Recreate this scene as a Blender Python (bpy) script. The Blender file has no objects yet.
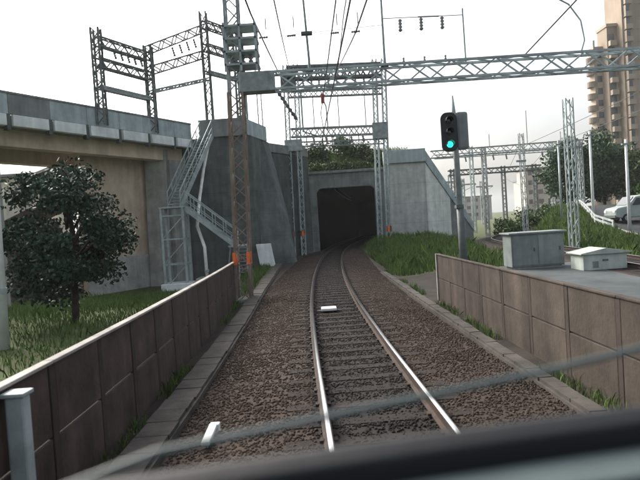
import bpy, math, random
import numpy as np
from mathutils import Vector, Matrix
random.seed(7); rng = np.random.default_rng(7)
S = bpy.context.scene
COL = S.collection
R = math.radians

# ------------------------------------------------------------------ camera
CAMZ = 2.26
cd = bpy.data.cameras.new('camera'); cam = bpy.data.objects.new('camera', cd); COL.objects.link(cam)
cd.sensor_width = 36; cd.lens = 554/640*36; cd.clip_start = .02; cd.clip_end = 5000
pitch, roll = R(1.68), R(3.7)
fw = Vector((0, math.cos(pitch), -math.sin(pitch))); r0 = Vector((1, 0, 0)); u0 = r0.cross(fw)
upv = u0*math.cos(roll)+r0*math.sin(roll); rtv = r0*math.cos(roll)-u0*math.sin(roll)
m = Matrix((rtv, upv, -fw)).transposed().to_4x4(); m.translation = Vector((0, 0, CAMZ)); cam.matrix_world = m
cd.dof.use_dof = True; cd.dof.focus_distance = 24; cd.dof.aperture_fstop = 2.2
S.camera = cam
# ------------------------------------------------------------------ sky, sun, exposure
SUN_EL, SUN_AZ = R(38), R(-42)          # azimuth clockwise from +Y (ahead, to the left)
w = bpy.data.worlds.new('World'); S.world = w; w.use_nodes = True
nt = w.node_tree; nt.nodes.clear()
sky = nt.nodes.new('ShaderNodeTexSky'); sky.sky_type = 'NISHITA'; sky.sun_disc = False
sky.sun_elevation = SUN_EL; sky.sun_rotation = SUN_AZ; sky.air_density = 1.0; sky.dust_density = 9; sky.ozone_density = 1.5
hs = nt.nodes.new('ShaderNodeHueSaturation'); hs.inputs['Saturation'].default_value = .42
bg = nt.nodes.new('ShaderNodeBackground'); bg.inputs[1].default_value = .15
wo = nt.nodes.new('ShaderNodeOutputWorld')
nt.links.new(sky.outputs[0], hs.inputs['Color']); nt.links.new(hs.outputs[0], bg.inputs[0]); nt.links.new(bg.outputs[0], wo.inputs[0])
sl = bpy.data.lights.new('sun', 'SUN'); sl.energy = .9; sl.angle = R(16); sl.color = (1, .9, .76)
so = bpy.data.objects.new('sun', sl); COL.objects.link(so); so.location = (-60, 60, 60)
sd = Vector((math.sin(SUN_AZ)*math.cos(SUN_EL), math.cos(SUN_AZ)*math.cos(SUN_EL), math.sin(SUN_EL)))
so.rotation_euler = sd.to_track_quat('Z', 'Y').to_euler()
S.render.engine = 'CYCLES'
S.view_settings.view_transform = 'Standard'; S.view_settings.look = 'None'; S.view_settings.gamma = 1; S.view_settings.use_curve_mapping = False
S.view_settings.exposure = 1.4

# ------------------------------------------------------------------ materials
MATS = {}
def mat(name, col, rough=.85, var=.25, scale=2.5, bump=.15, bscale=None, streak=0., col2=None, metal=0., spec=.3, emit=None, island=0., lift=0.):
    if name in MATS: return MATS[name]
    M = bpy.data.materials.new(name); M.use_nodes = True; MATS[name] = M
    n, l = M.node_tree.nodes, M.node_tree.links
    b = n['Principled BSDF']; b.inputs['Roughness'].default_value = rough; b.inputs['Metallic'].default_value = metal
    b.inputs['Specular IOR Level'].default_value = spec
    tc = n.new('ShaderNodeTexCoord'); geo = n.new('ShaderNodeNewGeometry')
    pos = geo.outputs['Position']
    nz = n.new('ShaderNodeTexNoise'); nz.inputs['Scale'].default_value = scale; nz.inputs['Detail'].default_value = 8; nz.inputs['Roughness'].default_value = .62
    l.new(pos, nz.inputs['Vector'])
    mr = n.new('ShaderNodeMapRange'); mr.inputs[1].default_value = .3; mr.inputs[2].default_value = .7
    l.new(nz.outputs[0], mr.inputs[0])
    c2 = col2 or tuple(c*(1-2*var) for c in col)
    c1 = tuple(min(1, c*(1+var)) for c in col) if not col2 else col
    mx = n.new('ShaderNodeMix'); mx.data_type = 'RGBA'
    mx.inputs[6].default_value = (*c2, 1); mx.inputs[7].default_value = (*c1, 1)
    l.new(mr.outputs[0], mx.inputs[0]); out = mx.outputs[2]
    def mult(fac_out, out, lo, hi):
        r = n.new('ShaderNodeMapRange'); r.inputs[1].default_value = .35; r.inputs[2].default_value = .65; r.inputs[3].default_value = lo; r.inputs[4].default_value = hi
        l.new(fac_out, r.inputs[0])
        m2 = n.new('ShaderNodeMix'); m2.data_type = 'RGBA'; m2.blend_type = 'MULTIPLY'; m2.inputs[0].default_value = 1
        l.new(out, m2.inputs[6]); l.new(r.outputs[0], m2.inputs[7]); return m2.outputs[2]
    # large soft weathering
    nb = n.new('ShaderNodeTexNoise'); nb.inputs['Scale'].default_value = scale*.13; nb.inputs['Detail'].default_value = 4; l.new(pos, nb.inputs['Vector'])
    out = mult(nb.outputs[0], out, 1-var*.9, 1+var*.3)
    if streak:
        mp = n.new('ShaderNodeMapping'); mp.inputs['Scale'].default_value = (2.2, 2.2, .16); l.new(pos, mp.inputs[0])
        ns = n.new('ShaderNodeTexNoise'); ns.inputs['Scale'].default_value = 1.3; ns.inputs['Detail'].default_value = 6; l.new(mp.outputs[0], ns.inputs['Vector'])
        out = mult(ns.outputs[0], out, 1-streak, 1+streak*.2)
    if lift:                            # pour lines in cast concrete, a little wavy
        sx = n.new('ShaderNodeSeparateXYZ'); l.new(pos, sx.inputs[0])
        w1 = n.new('ShaderNodeMath'); w1.operation = 'MULTIPLY_ADD'; w1.inputs[1].default_value = .02; l.new(nz.outputs[0], w1.inputs[0]); l.new(sx.outputs[2], w1.inputs[2])
        w2 = n.new('ShaderNodeMath'); w2.operation = 'DIVIDE'; w2.inputs[1].default_value = lift; l.new(w1.outputs[0], w2.inputs[0])
        w3 = n.new('ShaderNodeMath'); w3.operation = 'FRACT'; l.new(w2.outputs[0], w3.inputs[0])
        w4 = n.new('ShaderNodeMapRange'); w4.inputs[1].default_value = 0; w4.inputs[2].default_value = .035; w4.inputs[3].default_value = .72; w4.inputs[4].default_value = 1; l.new(w3.outputs[0], w4.inputs[0])
        m5 = n.new('ShaderNodeMix'); m5.data_type = 'RGBA'; m5.blend_type = 'MULTIPLY'; m5.inputs[0].default_value = 1
        l.new(out, m5.inputs[6]); l.new(w4.outputs[0], m5.inputs[7]); out = m5.outputs[2]
    if island:
        rr = n.new('ShaderNodeMapRange'); rr.inputs[3].default_value = 1-island; rr.inputs[4].default_value = 1+island
        l.new(geo.outputs['Random Per Island'], rr.inputs[0])
        m3 = n.new('ShaderNodeMix'); m3.data_type = 'RGBA'; m3.blend_type = 'MULTIPLY'; m3.inputs[0].default_value = 1
        l.new(out, m3.inputs[6]); l.new(rr.outputs[0], m3.inputs[7]); out = m3.outputs[2]
    # each object a little different
    oi = n.new('ShaderNodeObjectInfo'); ro = n.new('ShaderNodeMapRange'); ro.inputs[3].default_value = 1-var*.35; ro.inputs[4].default_value = 1+var*.35
    l.new(oi.outputs['Random'], ro.inputs[0])
    m4 = n.new('ShaderNodeMix'); m4.data_type = 'RGBA'; m4.blend_type = 'MULTIPLY'; m4.inputs[0].default_value = 1
    l.new(out, m4.inputs[6]); l.new(ro.outputs[0], m4.inputs[7]); out = m4.outputs[2]
    l.new(out, b.inputs['Base Color'])
    if bump:
        nn = n.new('ShaderNodeTexNoise'); nn.inputs['Scale'].default_value = bscale or scale*9; nn.inputs['Detail'].default_value = 6; l.new(pos, nn.inputs['Vector'])
        bp = n.new('ShaderNodeBump'); bp.inputs['Strength'].default_value = bump; bp.inputs['Distance'].default_value = .03
        l.new(nn.outputs[0], bp.inputs['Height']); l.new(bp.outputs[0], b.inputs['Normal'])
    if emit:
        b.inputs['Emission Color'].default_value = (*emit[0], 1); b.inputs['Emission Strength'].default_value = emit[1]
    return M
mat('ballast', (.045, .0315, .0235), .95, .22, 3, .5, 60)
mat('ballast_dark', (.0155, .0115, .0098), .95, .2, 5, .5, 60)
mat('stone_dark', (.017, .0125, .0107), .95, .2, 3, .2, island=.15)
mat('stone', (.048, .0335, .025), .95, .22, 2.5, .2, island=.12)
mat('earth', (.032, .026, .02), .95, .3, 1.2, .6, 25)
mat('grass_ground', (.055, .085, .02), .95, .35, 1.0, .7, 30, col2=(.055, .055, .025))
mat('grass', (.085, .17, .026), .7, .3, .9, 0, island=.4, col2=(.075, .1, .028))
mat('leaf_dark', (.015, .045, .023), .6, .3, .8, 0, island=.5)
mat('leaf', (.06, .11, .025), .6, .3, .5, 0, island=.45)
mat('leaf_far', (.042, .09, .034), .6, .3, .4, 0, island=.4)
mat('bark', (.05, .04, .03), .95, .3, 8, .6)
mat('concrete', (.34, .345, .32), .9, .15, 1.6, .25, streak=.2)
mat('concrete_pale', (.68, .72, .71), .85, .1, 1.6, .15, streak=.15)
mat('concrete_mid', (.21, .23, .222), .9, .15, 1.4, .25, streak=.25, lift=1.6)
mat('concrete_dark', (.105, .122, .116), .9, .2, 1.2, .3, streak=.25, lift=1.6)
mat('concrete_tan', (.55, .45, .335), .9, .12, 1.2, .25, streak=.15)
mat('concrete_trough', (.065, .059, .052), .9, .25, 2.5, .3)
mat('parapet', (.38, .455, .46), .85, .12, 1.4, .15, streak=.2)
mat('fence_brown', (.072, .051, .041), .85, .25, 2.2, .25, streak=.35)
mat('fence_tan', (.07, .056, .045), .85, .22, 2.2, .25, streak=.35)
mat('fence_cap', (.3, .285, .26), .85, .2, 2, .2)
mat('steel', (.28, .32, .32), .6, .2, 3, .1, metal=.2)
mat('steel_dark', (.11, .127, .127), .6, .2, 3, .1, metal=.2)
mat('steel_rust', (.25, .215, .175), .75, .25, 2.2, .2, col2=(.15, .105, .08))
mat('galvanised', (.36, .42, .42), .55, .18, 2.5, .1, metal=.2)
mat('rail_rust', (.04, .026, .02), .8, .25, 6, .2)
mat('rail_top', (.85, .86, .86), .16, .05, 9, 0, metal=1.)
mat('wire', (.05, .055, .055), .5, .1, 3, 0, metal=.4)
mat('insulator', (.2, .22, .21), .35, .15, 6, 0, spec=.5)
mat('orange', (.75, .16, .04), .6, .1, 5, .05)
mat('black', (.012, .013, .015), .6, .1, 5, .05)
mat('signal_black', (.02, .024, .026), .5, .15, 4, .05)
mat('cabinet_grey', (.22, .25, .245), .6, .14, 1.6, .05, streak=.25)
mat('cabinet_white', (.45, .5, .45), .6, .12, 2, .05, streak=.2)
mat('white_paint', (.72, .72, .68), .7, .12, 3, .1)
mat('asphalt', (.03, .034, .037), .9, .2, 1.5, .3)
mat('apt_tan', (.3, .24, .185), .85, .08, .3, .1, streak=.1)
mat('apt_pale', (.36, .295, .235), .85, .08, .3, .1)
mat('apt_rail', (.23, .185, .15), .8, .12, .6, .05)
mat('glass_dark', (.05, .06, .07), .15, .2, .5, 0, spec=.6)
mat('car_white', (.3, .345, .33), .35, .08, 2, 0, spec=.5)
mat('tyre', (.02, .02, .02), .9, .1, 5, .1)
mat('red', (.45, .07, .05), .6, .15, 3, 0)
mat('house_white', (.62, .62, .57), .8, .12, 1.2, .1, streak=.2)
mat('roof_grey', (.2, .21, .21), .7, .2, 1.5, .2)
mat('roof_brown', (.07, .055, .05), .85, .2, 1.5, .3)
mat('far_building', (.42, .4, .38), .9, .12, .3, 0)
mat('cab_pale', (.07, .092, .094), .5, .1, 4, .05)
mat('concrete_wall', (.46, .48, .45), .9, .12, 1.6, .2, streak=.18, lift=1.8)
mat('concrete_wall_pale', (.62, .64, .6), .9, .1, 1.6, .2, streak=.15, lift=1.8)
mat('bore_dark', (.008, .009, .011), 1, .2, 1, .2, spec=0)  # near black: the darkness of the unlit bore is put into the lining colour
mat('slab', (.07, .082, .085), .9, .18, 1.0, .2)
mat('green_lamp', (.02, .5, .35), .3, 0, 5, 0, emit=((.02, .95, .6), 1.1))
mat('lamp_off', (.015, .02, .02), .2, .1, 5, 0, spec=.6)

# ------------------------------------------------------------------ mesh helpers
class MB:
    def __init__(s): s.v, s.f = [], []
    def add(s, v, f):
        k = len(s.v); s.v += [tuple(p) for p in v]; s.f += [tuple(i+k for i in q) for q in f]; return s
    def fbox(s, o, a, b, c):            # corner and three edge vectors
        o, a, b, c = map(Vector, (o, a, b, c))
        if a.cross(b).dot(c) < 0: a, b = b, a
        return s.add([o, o+a, o+a+b, o+b, o+c, o+a+c, o+a+b+c, o+b+c], [(0, 3, 2, 1), (4, 5, 6, 7), (0, 1, 5, 4), (1, 2, 6, 5), (2, 3, 7, 6), (3, 0, 4, 7)])
    def box(s, x0, x1, y0, y1, z0, z1): return s.fbox((x0, y0, z0), (x1-x0, 0, 0), (0, y1-y0, 0), (0, 0, z1-z0))
    def bar(s, p, q, w, h=None):        # square bar from p to q
        p, q = Vector(p), Vector(q); d = q-p
        if d.length < 1e-6: return s
        u = d.cross(Vector((0, 0, 1)))
        if u.length < 1e-4*d.length: u = Vector((1, 0, 0))
        u.normalize(); v = u.cross(d).normalized(); h = h or w
        return s.fbox(p-u*w/2-v*h/2, d, u*w, v*h)
    def tube(s, pts, r, n=6, cap=True):
        pts = [Vector(p) for p in pts]; rs = r if isinstance(r, (list, tuple)) else [r]*len(pts)
        V, Fc = [], []; ref = None
        for i, p in enumerate(pts):
            d = (pts[min(i+1, len(pts)-1)]-pts[max(i-1, 0)]).normalized()
            if ref is None: ref = Vector((0, 0, 1)) if abs(d.z) < .9 else Vector((1, 0, 0))
            u = d.cross(ref).normalized(); v = u.cross(d).normalized(); ref = v
            for k in range(n):
                a = 2*math.pi*k/n; V.append(p+(u*math.cos(a)+v*math.sin(a))*rs[i])
        for i in range(len(pts)-1):
            for k in range(n):
                Fc.append((i*n+k, i*n+(k+1) % n, (i+1)*n+(k+1) % n, (i+1)*n+k))
        if cap: Fc += [tuple(range(n-1, -1, -1)), tuple((len(pts)-1)*n+k for k in range(n))]
        return s.add(V, Fc)
    def prism(s, poly, d):              # planar polygon extruded by vector d
        P = [Vector(p) for p in poly]; d = Vector(d); n = len(P)
        nrm = Vector((0, 0, 0))
        for i in range(n): nrm += P[i].cross(P[(i+1) % n])
        if nrm.dot(d) < 0: P.reverse()
        return s.add(P+[p+d for p in P], [tuple(range(n-1, -1, -1)), tuple(range(n, 2*n))]+[(i, (i+1) % n, n+(i+1) % n, n+i) for i in range(n)])
    def build(s, name, m, parent=None, bevel=0, smooth=False):
        me = bpy.data.meshes.new(name); me.from_pydata(s.v, [], s.f); me.materials.append(MATS[m]); me.update()
        o = bpy.data.objects.new(name, me); COL.objects.link(o)
        if parent: o.parent = parent; o.matrix_parent_inverse = Matrix.Translation(-Vector(parent.location)) if parent.type == 'EMPTY' else Matrix.Identity(4)
        if bevel:
            b = o.modifiers.new('bevel', 'BEVEL'); b.width = bevel; b.segments = 2; b.limit_method = 'ANGLE'
        if smooth:
            for p in me.polygons: p.use_smooth = True
        return o
def tag(o, label=None, cat=None, group=None, kind=None):
    for k, v in (('label', label), ('category', cat), ('group', group), ('kind', kind)):
        if v: o[k] = v
    return o
def thing(name, loc, label, cat, group=None):
    o = bpy.data.objects.new(name, None); COL.objects.link(o); o.location = loc; o.empty_display_size = .2
    return tag(o, label, cat, group)
def piece(src, name, parent, mtx):      # a copy of a part, sharing its mesh
    o = bpy.data.objects.new(name, src.data); COL.objects.link(o); o.parent = parent
    o.matrix_parent_inverse = Matrix.Translation(-Vector(parent.location)); o.matrix_basis = mtx; return o
def npmesh(name, V, faces_n, m, smooth=False):      # V (N*k,3), faces of k verts each, in order
    me = bpy.data.meshes.new(name); N = len(V); k = faces_n
    me.vertices.add(N); me.vertices.foreach_set('co', V.astype(np.float32).ravel())
    me.loops.add(N); me.loops.foreach_set('vertex_index', np.arange(N, dtype=np.int32))
    me.polygons.add(N//k); me.polygons.foreach_set('loop_start', np.arange(0, N, k, dtype=np.int32)); me.polygons.foreach_set('loop_total', np.full(N//k, k, dtype=np.int32))
    me.materials.append(MATS[m]); me.update(); me.validate()
    o = bpy.data.objects.new(name, me); COL.objects.link(o); return o
def sm(x, a, b):
    t = min(1, max(0, (x-a)/(b-a))); return t*t*(3-2*t)
def interp(tab, y):
    if y <= tab[0][0]:
        (a, b), (c, d) = tab[0], tab[1]; return b+(d-b)*(y-a)/(c-a)
    for (a, b), (c, d) in zip(tab, tab[1:]):
        if y <= c: return b+(d-b)*(y-a)/(c-a)
    (a, b), (c, d) = tab[-2], tab[-1]; return d+(d-b)*(y-c)/(c-a)
def smoothtab(tab):                     # Catmull-Rom resample of (y,x)
    out = []
    for i in range(len(tab)-1):
        p0 = tab[max(i-1, 0)]; p1 = tab[i]; p2 = tab[i+1]; p3 = tab[min(i+2, len(tab)-1)]
        m1 = (p2[1]-p0[1])/(p2[0]-p0[0]); m2 = (p3[1]-p1[1])/(p3[0]-p1[0]); h = p2[0]-p1[0]
        for k in range(8):
            t = k/8; out.append((p1[0]+t*h, (2*t**3-3*t*t+1)*p1[1]+(t**3-2*t*t+t)*h*m1+(-2*t**3+3*t*t)*p2[1]+(t**3-t*t)*h*m2))
    return out+[tab[-1]]

# ------------------------------------------------------------------ terrain
TRK = smoothtab([(-6, 1.15), (0, .87), (5.5, .65), (10.5, .45), (17.3, .29), (27, .36), (40, .87), (52, 1.85), (70, 4.2), (100, 10.)])
TRK2 = smoothtab([(-20, 10.0), (10, 11.0), (18, 11.5), (25, 12.3), (33, 13), (45, 14.6), (54, 18.3), (66, 24), (84, 32), (110, 50), (150, 84)])
FL = smoothtab([(-4, -2.72), (6, -2.74), (9.4, -2.8), (15, -2.95), (21, -3.2), (30, -3.5)])
FR = [(-4, 3.98), (6, 3.82), (17.2, 3.62), (30, 3.5)]
def tx(y): return interp(TRK, y)
def g(x, y):
    z = -.36
    if y < 160:
        z += (.34-1.15*sm(y, 15, 32))*sm(-x, 2.95, 3.9)*(1-sm(y, 19, 23)*sm(x, -5.2, -4.0))
        z += .12*sm(x, 4.0, 5.0)
        z += .75*sm(y, 30, 49)*sm(x, 3.0, 5.5)*(1-sm(x, 9.5, 12.5))*(1-sm(y, 52, 60))
        b = 2.5*sm(y, 30, 62)*sm(x, interp(TRK2, y)+2.2, interp(TRK2, y)+4.8)
        z += b
    else:
        z += 2.5*sm(x, 88, 96)
    return z
def gpatch(name, x0, x1, y0, y1, nx, ny, m, dz=0, kind='structure', fz=None):
    V = []; Fc = []
    for j in range(ny+1):
        for i in range(nx+1):
            x = x0+(x1-x0)*i/nx; y = y0+(y1-y0)*j/ny; V.append((x, y, (fz or g)(x, y)+dz))
    for j in range(ny):
        for i in range(nx):
            k = j*(nx+1)+i; Fc.append((k, k+1, k+nx+2, k+nx+1))
    return tag(MB().add(V, Fc).build(name, m), kind=kind)
# ground to the horizon, finer near the camera, grass and earth as two faces sets
xs = sorted(set([-1500, -700, -300, -150, -90, 90, 150, 300, 700, 1500]+[round(-60+i*1.5, 2) for i in range(20)]+[round(-30+i*.6, 2) for i in range(101)]+[30+i*1.5 for i in range(1, 34)]))
ys = sorted(set([-300, -100, -40, 130, 160, 220, 320, 500, 900, 2500]+[round(-20+i*.7, 2) for i in range(130)]+[72+i*3 for i in range(16)]))
V = [(x, y, g(x, y)) for y in ys for x in xs]; Fc = []; mi = []
def is_grass(x, y):
    if y > 160 or abs(x) > 120: return True
    if x < -2.95: return True
    if 3.6 < x < interp(TRK2, y)-2.6 and y > 24.5: return True
    return x > interp(TRK2, y)+2.3 and y > 20
for j in range(len(ys)-1):
    for i in range(len(xs)-1):
        k = j*len(xs)+i; Fc.append((k, k+1, k+len(xs)+1, k+len(xs)))
        mi.append(1 if is_grass((xs[i]+xs[i+1])/2, (ys[j]+ys[j+1])/2) else 0)
gr = tag(MB().add(V, Fc).build('ground', 'earth'), kind='structure'); gr.data.materials.append(MATS['grass_ground'])
gr.data.polygons.foreach_set('material_index', mi)
for p in gr.data.polygons: p.use_smooth = True

# ballast beds
def bed(name, tab, y0, y1, prof, n, m):
    V = []; Fc = []; k = len(prof)
    for j in range(n+1):
        y = y0+(y1-y0)*j/n; c = interp(tab, y)
        for dx, z in prof: V.append((c+dx+random.uniform(-.02, .02), y, z+random.uniform(-.004, .004)))
    for j in range(n):
        for i in range(k-1): Fc.append((j*k+i, j*k+i+1, (j+1)*k+i+1, (j+1)*k+i))
    o = tag(MB().add(V, Fc).build(name, m, smooth=True), kind='structure'); o.data.materials.append(MATS['ballast_dark'])
    for p in o.data.polygons:
        if .9 > abs(p.center.x-interp(tab, p.center.y)): p.material_index = 1
    return o
PROF = [(-2.75, -.37), (-2.3, -.31), (-1.7, -.22), (-1.2, -.172), (-.85, -.168), (-.5, -.168), (0, -.17), (.5, -.168), (.85, -.168), (1.2, -.172), (1.7, -.22), (2.3, -.31), (2.75, -.37)]
bed('ballast_bed', TRK, -6, 96, PROF, 240, 'ballast')
bed('ballast_bed', TRK2, -15, 140, [(-3.0, -.37), (-2.2, -.12), (-1.5, .0), (1.5, .0), (2.1, -.15), (2.6, -.4)], 160, 'ballast')
# loose ballast stones
def stones(name, n, y0, y1, inner, half, s0, s1, m, label):
    y = y0+(y1-y0)*rng.random(n)**1.6; dx = (inner+(half-inner)*rng.random(n))*np.where(rng.random(n) < .5, -1, 1)
    c = np.interp(y, [a for a, b in TRK], [b for a, b in TRK]); z = np.interp(dx, [a for a, b in PROF], [b for a, b in PROF])+.005
    s = s0+(s1-s0)*rng.random(n)**1.5
    base = np.array([(1, 0, 0), (0, 1, 0), (-1, 0, 0), (0, -1, 0), (0, 0, .8), (0, 0, -.8)], float)
    T = np.array([(0, 1, 4), (1, 2, 4), (2, 3, 4), (3, 0, 4), (1, 0, 5), (2, 1, 5), (3, 2, 5), (0, 3, 5)])
    P = base[None]*s[:, None, None]*(.65+.6*rng.random((n, 6, 3)))
    a = rng.random(n)*6.28; b = (rng.random(n)-.5)*1.6
    ca, sa, cb, sb = np.cos(a), np.sin(a), np.cos(b), np.sin(b)
    x_, y_, z_ = P[..., 0], P[..., 1], P[..., 2]
    y2 = y_*cb[:, None]-z_*sb[:, None]; z2 = y_*sb[:, None]+z_*cb[:, None]
    P = np.stack([x_*ca[:, None]-y2*sa[:, None]+(c+dx)[:, None], x_*sa[:, None]+y2*ca[:, None]+y[:, None], z2+z[:, None]], -1)
    me = bpy.data.meshes.new(name); V = P.reshape(-1, 3); F_ = (T[None]+6*np.arange(n)[:, None, None]).reshape(-1)
    me.vertices.add(len(V)); me.vertices.foreach_set('co', V.astype(np.float32).ravel())
    me.loops.add(len(F_)); me.loops.foreach_set('vertex_index', F_.astype(np.int32))
    me.polygons.add(len(F_)//3); me.polygons.foreach_set('loop_start', np.arange(0, len(F_), 3, dtype=np.int32)); me.polygons.foreach_set('loop_total', np.full(len(F_)//3, 3, dtype=np.int32))
    me.materials.append(MATS[m]); me.update(); me.validate()
    o = bpy.data.objects.new(name, me); COL.objects.link(o)
    return tag(o, label, 'ballast', kind='stuff')
stones('ballast_stones', 60000, 2.5, 46, .8, 2.55, .014, .033, 'stone', 'brown broken ballast stones on both shoulders of the near track')
stones('ballast_stones', 28000, 2.5, 46, 0, .85, .014, .03, 'stone_dark', 'dark stained ballast stones between the rails of the near track')

# ------------------------------------------------------------------ tracks
def track(label, tab, y0, y1, sz, z, gauge, nrail):
    t = thing('railway_track', (interp(tab, max(y0, 2)), max(y0, 2), z-.16), label, 'railway track')
    ysr = [y0+(y1-y0)*i/nrail for i in range(nrail+1)]
    for s in (-1, 1):
        prof = [(-.06, -.153), (.06, -.153), (.06, -.14), (.012, -.125), (.012, -.045), (.034, -.035), (.034, -.004), (-.034, -.004), (-.034, -.035), (-.012, -.045), (-.012, -.125), (-.06, -.14)]
        k = len(prof); V = []; Fc = []
        for y in ysr:
            c = interp(tab, y)+s*gauge/2
            V += [(c+a, y, z+b) for a, b in prof]
        for j in range(nrail):
            for i in range(k): Fc.append((j*k+i, j*k+(i+1) % k, (j+1)*k+(i+1) % k, (j+1)*k+i))
        Fc += [tuple(range(k)), tuple(nrail*k+i for i in range(k-1, -1, -1))]
        r = MB().add(V, Fc).build('rail', 'rail_rust', t)
        V = []; Fc = []
        for y in ysr:
            c = interp(tab, y)+s*gauge/2
            V += [(c-.026, y, z-.0035), (c-.021, y, z), (c+.021, y, z), (c+.026, y, z-.0035)]
        for j in range(nrail):
            for i in range(3): Fc.append((j*4+i, j*4+i+1, (j+1)*4+i+1, (j+1)*4+i))
        rs = MB().add(V, Fc).build('running_surface', 'rail_top', r, smooth=True)
    mb = MB().box(-1.15, 1.15, -.11, .11, -.14, 0); src = None; fas = None
    y = y0+.3
    while y < y1:
        c = interp(tab, y); a = math.atan2(interp(tab, y+.1)-c, .1)
        M = Matrix.Translation((c, y, z-.157)) @ Matrix.Rotation(-a+random.uniform(-.012, .012), 4, 'Z')
        if src is None:
            src = mb.build('sleeper', 'sleeper', t, bevel=.012); src.matrix_basis = M
            src.modifiers.clear()
        else: piece(src, 'sleeper', t, M)
        y += sz
    return t
mat('sleeper', (.0165, .0122, .0105), .95, .2, 5, .3)
T1 = track('near single railway track curving into the dark tunnel', TRK, .2, 92, .62, 0, 1.34, 150)
track('far railway track beyond the signal, running past the grey cabinet', TRK2, 6, 130, .75, .17, 1.34, 90)
# rail fastenings near the camera
fm = MB().box(-.02, .02, -.05, .05, -.158, -.125)
f0 = None; y = .5
while y < 18:
    for dx in (-.75, -.59, .59, .75):
        M = Matrix.Translation((tx(y)+dx, y, 0))
        if f0 is None: f0 = fm.build('rail_fastening', 'rail_rust', T1); f0.matrix_basis = M
        else: piece(f0, 'rail_fastening', T1, M)
    y += .62
# white track beacon between the rails
b = thing('track_beacon', (.12, 15.1, -.15), 'small white flat beacon plate lying between the rails', 'track beacon')
MB().box(-.09, .33, 14.9, 15.3, -.11, -.035).build('housing', 'white_paint', b, bevel=.02)
MB().box(-.2, .44, 15.06, 15.14, -.15, -.108).build('mounting_bar', 'steel_dark', b)

# ------------------------------------------------------------------ cable troughs with lids
def trough(label, xf, y0, y1, wd, lid, z, m):
    t = thing('cable_trough', (xf(y0), y0, z-.2), label, 'cable trough')
    n = int((y1-y0)/lid); V = MB()
    for s in (-1, 1):
        for i in range(0, n, 4):
            ya, yb = y0+i*lid, min(y0+(i+4)*lid, y1)
            V.fbox((xf(ya)+s*wd/2-.035, ya, z-.22), (.07, 0, 0), (xf(yb)-xf(ya), yb-ya, 0), (0, 0, .17))
    V.build('channel', m, t)
    src = None
    for i in range(n):
        y = y0+(i+.5)*lid
        M = Matrix.Translation((xf(y)+random.uniform(-.012, .012), y, z+random.uniform(-.008, .008))) @ Matrix.Rotation(random.uniform(-.02, .02)-math.atan2(xf(y+.2)-xf(y), .2), 4, 'Z') @ Matrix.Rotation(random.uniform(-.012, .012), 4, 'Y')
        if src is None: src = MB().box(-wd/2, wd/2, -lid/2+.008, lid/2-.008, -.05, 0).build('trough_lid', m, t, bevel=.006); src.matrix_basis = M
        else: piece(src, 'trough_lid', t, M)
    return t
trough('concrete cable trough with lids along the foot of the dark left fence', lambda y: interp(FL, y)+.52+.012*max(0, y-6), 2.2, 37, .42, .5, -.2, 'concrete_trough')
trough('narrow concrete cable trough along the foot of the right fence', lambda y: interp(FR, y)-.55, 2.2, 27, .22, .5, -.24, 'concrete_trough')

# ------------------------------------------------------------------ panel fences
def fence(label, tab, y0, y1, step, m, ztop, capm, face):
    t = thing('panel_fence', (interp(tab, y0), y0, -.4), label, 'fence')
    n = int(round((y1-y0)/step)); h = (y1-y0)/n
    for i in range(n+1):
        y = y0+i*h; x = interp(tab, y)
        pm = MB().box(x-.034, x+.034, y-.06, y+.06, -.55, ztop-.01) if i < n else MB().box(x-.07, x+.07, y-.06, y+.06, -.55, ztop+.035)
        pm.build('fence_post', 'fence_post_m' if i not in (n,) else 'fence_cap', t, bevel=.008)
        if i == n: break
        y2 = y+h; x2 = interp(tab, y2); d = Vector((x2-x, y2-y, 0)).normalized(); nn = Vector((d.y, -d.x, 0))
        zm = -.42+(ztop+.42)*.52
        for za, zb in ((-.42, zm-.012), (zm+.012, ztop)):
            o = Vector((x, y, za))+d*.064+nn*(-.035+random.uniform(-.008, .008))
            MB().fbox(o, d*(h-.13), nn*.06, (0, 0, zb-za)).build('panel', m, t, bevel=.01)
        MB().fbox(Vector((x, y, ztop+.002))+d*.004-nn*.055, d*(h-.008), nn*.11, (0, 0, .035)).build('cap', capm, t, bevel=.008)
    return t
mat('fence_post_m', (.045, .034, .028), .85, .2, 2, .2)
fence('dark brown slab fence left of the track, pale cap along its top', FL, -3, 21, 1.2, 'fence_brown', 1.06, 'fence_cap', 1)
fence('lighter brown slab fence right of the track, ending at a pale post', FR, -3, 17.2, 1.45, 'fence_tan', 1.06, 'fence_tan', -1)
# pale post at the near left and white concrete pole behind the fence
p = thing('marker_post', (-2.58, 4.55, -.36), 'pale grey blue post standing close at the lower left edge', 'post')
MB().box(-2.665, -2.505, 4.49, 4.61, -.4, 1.0).build('shaft', 'galvanised', p, bevel=.02)
MB().box(-2.685, -2.485, 4.465, 4.635, 1.002, 1.04).build('cap', 'galvanised', p, bevel=.01)
p = thing('utility_pole', (-7.05, 12, 0), 'pale concrete pole at the left edge, in front of the tree', 'pole')
MB().tube([(-7.05, 12, -.3), (-6.95, 12, 7.2)], [.15, .12], 12).build('shaft', 'concrete_pale', p, smooth=True)
MB().tube([(-7.03, 12, 1.2), (-7.02, 12, 1.32)], .158, 12).build('band', 'galvanised', p)
# little white peg beside the rail, lower left
p = thing('ground_peg', (-1.48, 6.6, -.3), 'small white peg lying flat in the ballast, left of the track', 'peg')
MB().fbox((-1.52, 6.3, -.21), (.1, 0, 0), (-.02, .62, 0), (0, 0, .05)).build('bar', 'concrete_pale', p, bevel=.01)
MB().box(-1.53, -1.41, 6.85, 6.95, -.33, -.155).build('foot', 'concrete_pale', p, bevel=.01)

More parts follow.
